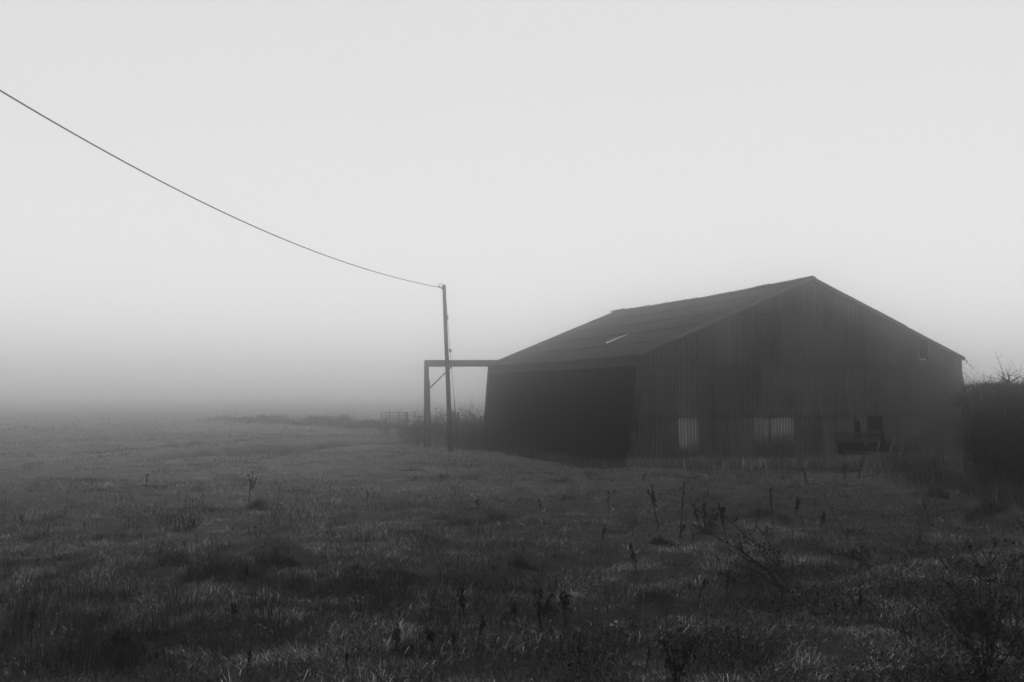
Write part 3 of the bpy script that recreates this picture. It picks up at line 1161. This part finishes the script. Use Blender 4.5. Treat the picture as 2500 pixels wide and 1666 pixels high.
# anonymous smaller stalks scattered through the field: copies
wp = []
for k in range(6):
    b0 = Vector((-60 - k, -30, 0))
    wp.append(weed(b0, b0 + Vector((random.gauss(0, .08), random.gauss(0, .08), .5)), 'x', 'x', 1 + k % 2, 1.4))
WS = 'small dark weed stalks scattered over the field'
cnt = 0
r3 = random.Random(4)
while cnt < 60:
    px = r3.uniform(-40, 2540)
    py = 1150 + 500 * r3.random() ** 1.4
    dens = .35 + .65 * (px > 900) * (px < 2300)
    if r3.random() > dens:
        continue
    b_ = G(px, py)
    s_ = r3.uniform(.35, 1.0)
    dup(wp[cnt % 6], b_, r3.uniform(0, 6.28), (s_ * .7, s_ * .7, s_ * .9), 'small dark dead weed stalk among the field grass', WS)
    cnt += 1
for src in wp:
    for ch in list(src.children):
        bpy.data.objects.remove(ch)
    bpy.data.objects.remove(src)

# fallen bramble fan, right of centre
random.seed(21)
def cane_thing(name, base_px, tips, label, cat, r=.006, dpt=0, leaves=.5):
    b_ = G(*base_px)
    root = thing(name, b_, label, cat)
    m, lf = MB(), MB()
    for tx, ty, dy in tips:
        t = P(tx, ty, b_.y + dy)
        n = 7
        pts = []
        for k in range(n + 1):
            f = k / n
            p = b_.lerp(t, f) + Vector((random.gauss(0, .012), random.gauss(0, .02), .10 * math.sin(math.pi * f) * (t - b_).length * .8))
            pts.append(p)
        pts[0] = b_ + Vector((random.gauss(0, .05), random.gauss(0, .05), -.04))
        m.tube(pts, [r * (1 - .65 * k / n) for k in range(n + 1)], 4)
        for k in range(2, n + 1):
            if random.random() < .75:
                grow(m, pts[k], (pts[k] - pts[k - 1]).normalized() + Vector((random.gauss(0, .7), random.gauss(0, .7), random.gauss(.1, .6))), random.uniform(.08, .3) * (t - b_).length * .8, r * .45, 1, kids=2, leaf=(lf, leaves, .035))
            if random.random() < leaves:
                for _ in range(random.randint(1, 4)):
                    lf.blob(pts[k] + Vector((random.gauss(0, .03), random.gauss(0, .03), random.gauss(0, .03))), random.uniform(.008, .022), random.uniform(.5, 1))
    m.build('canes', M_weed, root)
    if lf.v:
        lf.build('dead_leaves', M_weed, root)
    return root


cane_thing('fallen_bramble', (1930, 1452), [(1757, 1318, .5), (1768, 1372, .2), (1830, 1308, 1.0), (1745, 1248, 1.6), (1880, 1335, 1.2), (1790, 1350, .7), (1718, 1300, .9), (1850, 1290, 1.6), (1760, 1400, -.2)],
           'fan of long bare bramble canes leaning left in the right foreground', 'bramble', .0115)
cane_thing('fallen_branch', (2132, 1392), [(2022, 1350, .3), (2060, 1352, .5), (2080, 1345, .7), (2100, 1340, .9)], 'dark twiggy branch lying in the grass above the right mound', 'branch', .014, leaves=.9)
cane_thing('fallen_branch', (2240, 1410), [(2165, 1395, .2), (2200, 1375, .5), (2290, 1385, .4)], 'low arching twig just right of the lying branch', 'branch', .009, leaves=.5)
cane_thing('weed_tangle', (1735, 1305), [(1700, 1240, .3), (1722, 1235, .1), (1740, 1250, .3), (1762, 1240, .2), (1715, 1262, .2), (1750, 1262, 0), (1790, 1270, .3), (1700, 1290, .2)], 'dense dark tangle of weeds among the mid field stalks', 'weeds', .008, leaves=1.0)
# woody bush in the lower right corner
cane_thing('thorn_bush', (2410, 1690), [(2395, 1490, .3), (2308, 1398, .6), (2385, 1380, .4), (2350, 1560, .1), (2450, 1480, .2), (2470, 1380, .6), (2490, 1560, -.1), (2330, 1500, .4), (2430, 1420, .5), (2360, 1640, 0), (2298, 1365, .9),
                                        (2420, 1350, .9)],
           'dark thorny bush with long crooked canes in the lower right corner', 'bush', .0125, leaves=.5)
cane_thing('thorn_bush', (2500, 1640), [(2470, 1330, .8), (2400, 1330, 1.2), (2520, 1400, .3), (2455, 1400, .8), (2500, 1290, 1.2), (2430, 1520, .2)], 'dark bush cut off by the right picture edge', 'bush', .0115, leaves=.45)
cane_thing('thorn_bush', (1655, 1672), [(1657, 1552, .2), (1640, 1580, .1), (1685, 1600, .2), (1620, 1570, .3), (1700, 1570, .3), (1628, 1610, 0)], 'small dark branching bush at the bottom edge right of centre', 'bush', .009, leaves=.7)
cane_thing('bent_stalk', (935, 1668), [(888, 1625, .1), (893, 1622, .0)], 'pale bent stem crossing the bottom edge', 'weed', .006, leaves=0)
for px, py, lab in ((2330, 1400, 'tangle of thin twigs on the right mound'), (2420, 1440, 'thick twig tangle behind the corner thorn bush'), (2360, 1500, 'low twig tangle left of the corner thorn bush')):
    shrub('twig_tangle', G(px, py), lab, 'shrub', None, 9, .5, .004, 2, .9, .9, 4, .05, leaves=.2, leafsize=.025)

# ---------------------------------------------------------------- grass
def inside_barn(x, y):
    dx, dy = x - N0.x, y - N0.y
    u = dx * U.x + dy * U.y
    v = dx * W_.x + dy * W_.y
    return (u > .05) & (u < WID - .05) & (v > -.02) & (v < LEN)


def scatter(y0, y1, dens, lmin, lmax, wmin, wmax, upright=False):
    n_try = int(dens * ((y1 - y0) * (.535 * (y0 + y1) + 8)))
    y = rng.uniform(y0, y1, n_try)
    hw = .535 * y + 4
    x = rng.uniform(-1, 1, n_try) * (.535 * y1 + 4)
    k = np.abs(x) < hw
    x, y = x[k], y[k]
    # clumping
    c = vnoise(x, y, .35) * .5 + vnoise(x + 31, y, 1.2) * .5
    k = rng.random(len(x)) < np.clip(.58 + 1.05 * c, .06, 1)
    k &= ~inside_barn(x, y)
    x, y = x[k], y[k]
    n = len(x)
    # local comb direction, blades lie over in patches
    ang = vnoise(x, y + 57, 1.1) * 3.4 + vnoise(x, y, .4) * 1.6
    az = ang + rng.normal(0, 1.1, n)
    patch = vnoise(x + 11, y + 71, 2.2)
    if upright:
        lean = np.abs(rng.normal(.06, .10, n))
        curl = np.abs(rng.normal(.1, .15, n))
    else:
        lean = np.clip(rng.normal(.85, .38, n) + .35 * patch, 0, 1.5)
        curl = np.abs(rng.normal(.75, .45, n))
    big = np.clip(.78 + .45 * vnoise(x + 5, y, 1.7) + .65 * vnoise(x, y + 5, .5), .3, 2.0)
    ln = rng.uniform(lmin, lmax, n) * big
    wd = rng.uniform(wmin, wmax, n)
    # straw and green blades mixed; patches of older dark growth
    t = .061 * np.exp(rng.normal(0, .75, n))
    straw = rng.random(n) < np.clip(.045 + .13 * vnoise(x + 3, y + 3, 1.3), .006, .3)
    t[straw] *= rng.uniform(2.2, 4.6, straw.sum())
    t *= np.clip(1 + .35 * vnoise(x + 90, y + 22, 1.9) + .12 * vnoise(x, y, 6) + .6 * vnoise(x + 17, y + 2, .6) + .35 * vnoise(x + 3, y + 37, .3), .15, 3)
    # far field paler, near verge darker: fog veil and self-shade painted into the blades
    t *= haze_ditch_tone(x, y)
    # darker moss and dock rosettes between the paler blades
    t *= 1 - .62 * np.clip((vnoise(x + 61, y * .8 + 9, .75) - .45) / .15, 0, 1)
    if upright:
        t *= .45
    t = np.clip(t, .004, .42)
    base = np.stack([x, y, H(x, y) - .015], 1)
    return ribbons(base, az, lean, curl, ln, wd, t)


parts = [scatter(7.5, 12, 3600, .07, .22, .004, .009), scatter(12, 17, 2500, .07, .21, .0045, .009), scatter(17, 26, 1500, .07, .20, .0055, .0095),
         scatter(26, 42, 560, .08, .21, .0075, .013), scatter(42, 75, 150, .11, .25, .013, .024), scatter(75, 150, 11, .2, .4, .03, .07)]
grass = np_mesh('grass', *join(parts), M_grass)
tag(grass, 'rough matted winter grass covering the whole field', 'grass', kind='stuff')
print('BLADES', len(grass.data.vertices) // 5)

# taller rank grass along the foot of the barn and hedge
def rank(n, pf, lmin, lmax, wd, tn, up=.25):
    uvs = [pf() for _ in range(n)]
    x = np.array([q[0] for q in uvs])
    y = np.array([q[1] for q in uvs])
    return ribbons(np.stack([x, y, H(x, y) - .02], 1), rng.uniform(0, 6.28, n), np.abs(rng.normal(up, .2, n)), np.abs(rng.normal(.5, .3, n)),
                   rng.uniform(lmin, lmax, n), np.full(n, wd) * rng.uniform(.6, 1.5, n), tn * np.clip(1 + .6 * vnoise(x, y, .5), .3, 2) * np.exp(rng.normal(0, .85, n)))
def foot():
    u = random.uniform(-.3, WID + 1)
    v = -.1 - abs(random.gauss(0, .7))
    p = B(u, v, 0)
    return p.x, p.y
def foot_side():
    p = B(random.uniform(-1.6, -.05) if random.random() < .8 else -.1, random.uniform(-1, LEN), 0)
    return p.x, p.y
def foot_hedge():
    return HX0 - abs(random.gauss(0, .9)) + .4, random.uniform(18, 36)
def corner_r():
    p = B(random.uniform(13, 19), -abs(random.gauss(0, 2.2)), 0)
    return p.x, p.y
random.seed(31)
g2 = join([rank(22000, foot, .18, .6, .012, .085), rank(9000, foot_side, .15, .45, .012, .035), rank(12000, foot_hedge, .25, .7, .010, .03), rank(20000, corner_r, .2, .65, .014, .10)])
gg2 = np_mesh('tall_grass', *g2, M_grass)
tag(gg2, 'taller rank grass along the foot of the barn and hedge', 'grass', kind='stuff')

# dark low bramble and nettle cover in the right foreground
def cover(regions, n, dens_s=.8):
    out_ = []
    xs_, ys_, hs_ = [], [], []
    for (px, py, sx, sy, w_, hh) in regions:
        m_ = int(n * w_)
        x, y, z = GV(rng.normal(px, sx, m_), np.clip(rng.normal(py, sy, m_), 1180, 1720))
        k = vnoise(x + 5, y, dens_s) + rng.uniform(-.4, .4, m_) > -.05
        xs_.append(x[k])
        ys_.append(y[k])
        hs_.append(rng.random(k.sum()) ** 1.3 * hh)
    x, y, h = np.concatenate(xs_), np.concatenate(ys_), np.concatenate(hs_)
    n = len(x)
    return ribbons(np.stack([x, y, H(x, y) + h], 1), rng.uniform(0, 6.28, n), np.abs(rng.normal(.9, .5, n)), rng.normal(.3, .5, n),
                   rng.uniform(.02, .07, n), rng.uniform(.006, .020, n), .021 * np.exp(rng.normal(0, .6, n)))
random.seed(77)
g4 = cover([(2450, 1560, 90, 90, 1.0, .35), (2330, 1600, 130, 60, .8, .22), (1800, 1610, 200, 50, .6, .12), (2150, 1480, 150, 50, .5, .16), (2450, 1330, 90, 50, .6, .25),
            (1480, 1620, 160, 50, .2, .08), (2250, 1340, 150, 40, .4, .2), (1850, 1440, 90, 30, .3, .12)], 14000)
ug = np_mesh('undergrowth', *g4, M_grass)
tag(ug, 'low dark bramble and nettle cover in the right foreground', 'undergrowth', kind='stuff')

# cut stubble stalks in the left field, reeds bottom left
def patch_pts(px0, px1, py0, py1, n):
    res = []
    for _ in range(n):
        p = G(random.uniform(px0, px1), random.uniform(py0, py1))
        res.append(p)
    return res
st = MB()
random.seed(13)
for (a0, a1, b0, b1, n) in ((390, 490, 1252, 1300, 75), (450, 480, 1275, 1300, 22), (620, 760, 1205, 1290, 60), (560, 800, 1160, 1200, 45), (280, 330, 1215, 1232, 12), (375, 420, 1180, 1200, 14), (100, 260, 1200, 1290, 28),
                            (700, 900, 1160, 1240, 30), (300, 340, 1285, 1300, 12), (430, 520, 1215, 1250, 26), (380, 560, 1330, 1365, 26), (1130, 1180, 1290, 1310, 10), (600, 1000, 1260, 1330, 40), (0, 330, 1180, 1330, 36),
                            (650, 780, 1235, 1285, 45)):
    for p in patch_pts(a0, a1, b0, b1, n):
        h = random.uniform(.08, .24)
        d = Vector((random.gauss(0, .22), random.gauss(0, .2), 1)).normalized()
        st.tube([p, p + d * h], [.007, .006], 4, random.uniform(.5, 1.2))
so_ = st.build('stubble', M_weed)
tag(so_, 'short cut stubble stalks standing in the left field', 'stubble', kind='stuff')
def reed(px0, px1, py0, py1, n, h0, h1, tn):
    x, y, z = GV(rng.normal((px0 + px1) / 2, (px1 - px0) * .30, n), np.clip(rng.normal((py0 + py1) / 2, (py1 - py0) * .32, n), 1120, 1760))
    k = vnoise(x, y, .7) + rng.uniform(-.5, .5, n) > -.1
    x, y = x[k], y[k]
    n = len(x)
    return ribbons(np.stack([x, y, H(x, y) - .02], 1), rng.uniform(0, 6.28, n), np.abs(rng.normal(.10, .14, n)), np.abs(rng.normal(.08, .1, n)),
                   rng.uniform(h0, h1, n), rng.uniform(.004, .008, n), tn * np.exp(rng.normal(0, .35, n)))
g3 = join([reed(-60, 230, 1380, 1560, 4200, .12, .34, .028), reed(180, 400, 1420, 1580, 2600, .12, .32, .028), reed(600, 760, 1440, 1560, 900, .15, .3, .024),
           reed(1100, 1300, 1280, 1420, 700, .15, .32, .026), reed(1700, 2100, 1130, 1200, 1500, .2, .5, .03), reed(-60, 400, 1540, 1680, 1800, .12, .28, .022),
           reed(800, 1150, 1400, 1560, 1500, .12, .3, .026), reed(300, 2000, 1250, 1660, 5000, .12, .36, .028), reed(1500, 2000, 1280, 1420, 1500, .15, .35, .028)])
rd = np_mesh('upright_stems', *g3, M_grass)
tag(rd, 'dark upright rushy stems thickest in the lower left corner', 'rushes', kind='stuff')

# tussocks
TG = 'dark grass tussocks in the field'
tus = [(673, 1385, .42, .42, 'dark cone shaped tussock, right one of the large pair'), (528, 1430, .50, .42, 'widest dark tussock, left one of the large pair'), (436, 1382, .30, .30, 'small dark tussock left of the large pair'),
       (631, 1243, .35, .30, 'dark round tussock at the foot of the tall feathery stalk'), (295, 1600, .22, .30, 'tussock with a pale folded tip near the bottom left'), (1270, 1385, .45, .18, 'broad low tussock in the middle of the field'),
       (2420, 1275, .7, .4, 'large tussock before the hedge at the right edge'), (2290, 1228, .7, .3, 'tussock between barn corner and right mound'),
       (1610, 1328, .4, .16, 'tussock under the tall leaning seeded stalk'), (870, 1422, .4, .16, 'low tussock in the left centre foreground')]
for px, py, r_, h, lab in tus:
    c = G(px, py)
    root = thing('grass_tussock', c, lab, 'tussock', TG)
    n = 1300
    subs = [(0, 0, 1.0)] + [(rng.normal(0, .55) * r_, rng.normal(0, .35) * r_, rng.uniform(.35, .75)) for _ in range(6)]
    pick = rng.integers(0, len(subs) + 2, n) % len(subs)
    sb = np.array(subs)[pick]
    rr_ = np.abs(rng.normal(0, .16, n)) * r_
    aa = rng.uniform(0, 6.28, n)
    x, y = c.x + sb[:, 0] + np.cos(aa) * rr_, c.y + sb[:, 1] + np.sin(aa) * rr_
    V_, Q, T, O = ribbons(np.stack([x, y, H(x, y) - .02], 1), aa + rng.normal(0, .35, n), np.clip(.1 + 1.3 * rr_ / r_ + rng.normal(0, .25, n), 0, 1.3), np.abs(rng.normal(1.0, .5, n)),
                          rng.uniform(.35, 1.0, n) ** 1.2 * (h + .10) * sb[:, 2] * 1.2, rng.uniform(.003, .006, n) * (c.y / 14) ** .6, .030 * np.exp(rng.normal(0, .8, n)))
    t_ = np_mesh('blades', V_ - np.array(c), Q, T, O, M_grass)
    t_.parent = root
# white stone-like flint in the foreground
fl = G(1500, 1537)
m = MB()
for k in range(3):
    m.blob(fl + Vector((random.gauss(0, .02), random.gauss(0, .01), .05 + .02 * k)), .035, 1.0, .8)
tag(m.build('pale_stone', material('pale_stone', .14, .2, 9, .9), base=fl), 'small pale stone lying in the grass right of the forked stalk', 'stone')

# ---------------------------------------------------------------- haze
hz_m = bpy.data.materials.new('haze')
hz_m.use_nodes = True
t = hz_m.node_tree
t.nodes.clear()
o = t.nodes.new('ShaderNodeOutputMaterial')
v = t.nodes.new('ShaderNodeVolumePrincipled')
v.inputs['Color'].default_value = (.985, .985, .985, 1)
v.inputs['Density'].default_value = HAZE_DENSITY
v.inputs['Anisotropy'].default_value = HAZE_G
t.links.new(v.outputs[0], o.inputs['Volume'])
me = bpy.data.meshes.new('haze')
x0, x1, y0, y1, z0, z1 = -410, 410, -70, 510, -1.8, 13.8
vs = [(x, y, z) for x in (x0, x1) for y in (y0, y1) for z in (z0, z1)]
me.from_pydata(vs, [], [(0, 1, 3, 2), (4, 6, 7, 5), (0, 4, 5, 1), (2, 3, 7, 6), (0, 2, 6, 4), (1, 5, 7, 3)])
me.materials.append(hz_m)
hz = bpy.data.objects.new('haze', me)
col.objects.link(hz)
hz['kind'] = 'stuff'
hz['label'] = 'thick even fog lying over the field and barn'
for o in bpy.data.objects:
    if '_o' in o:
        del o['_o']
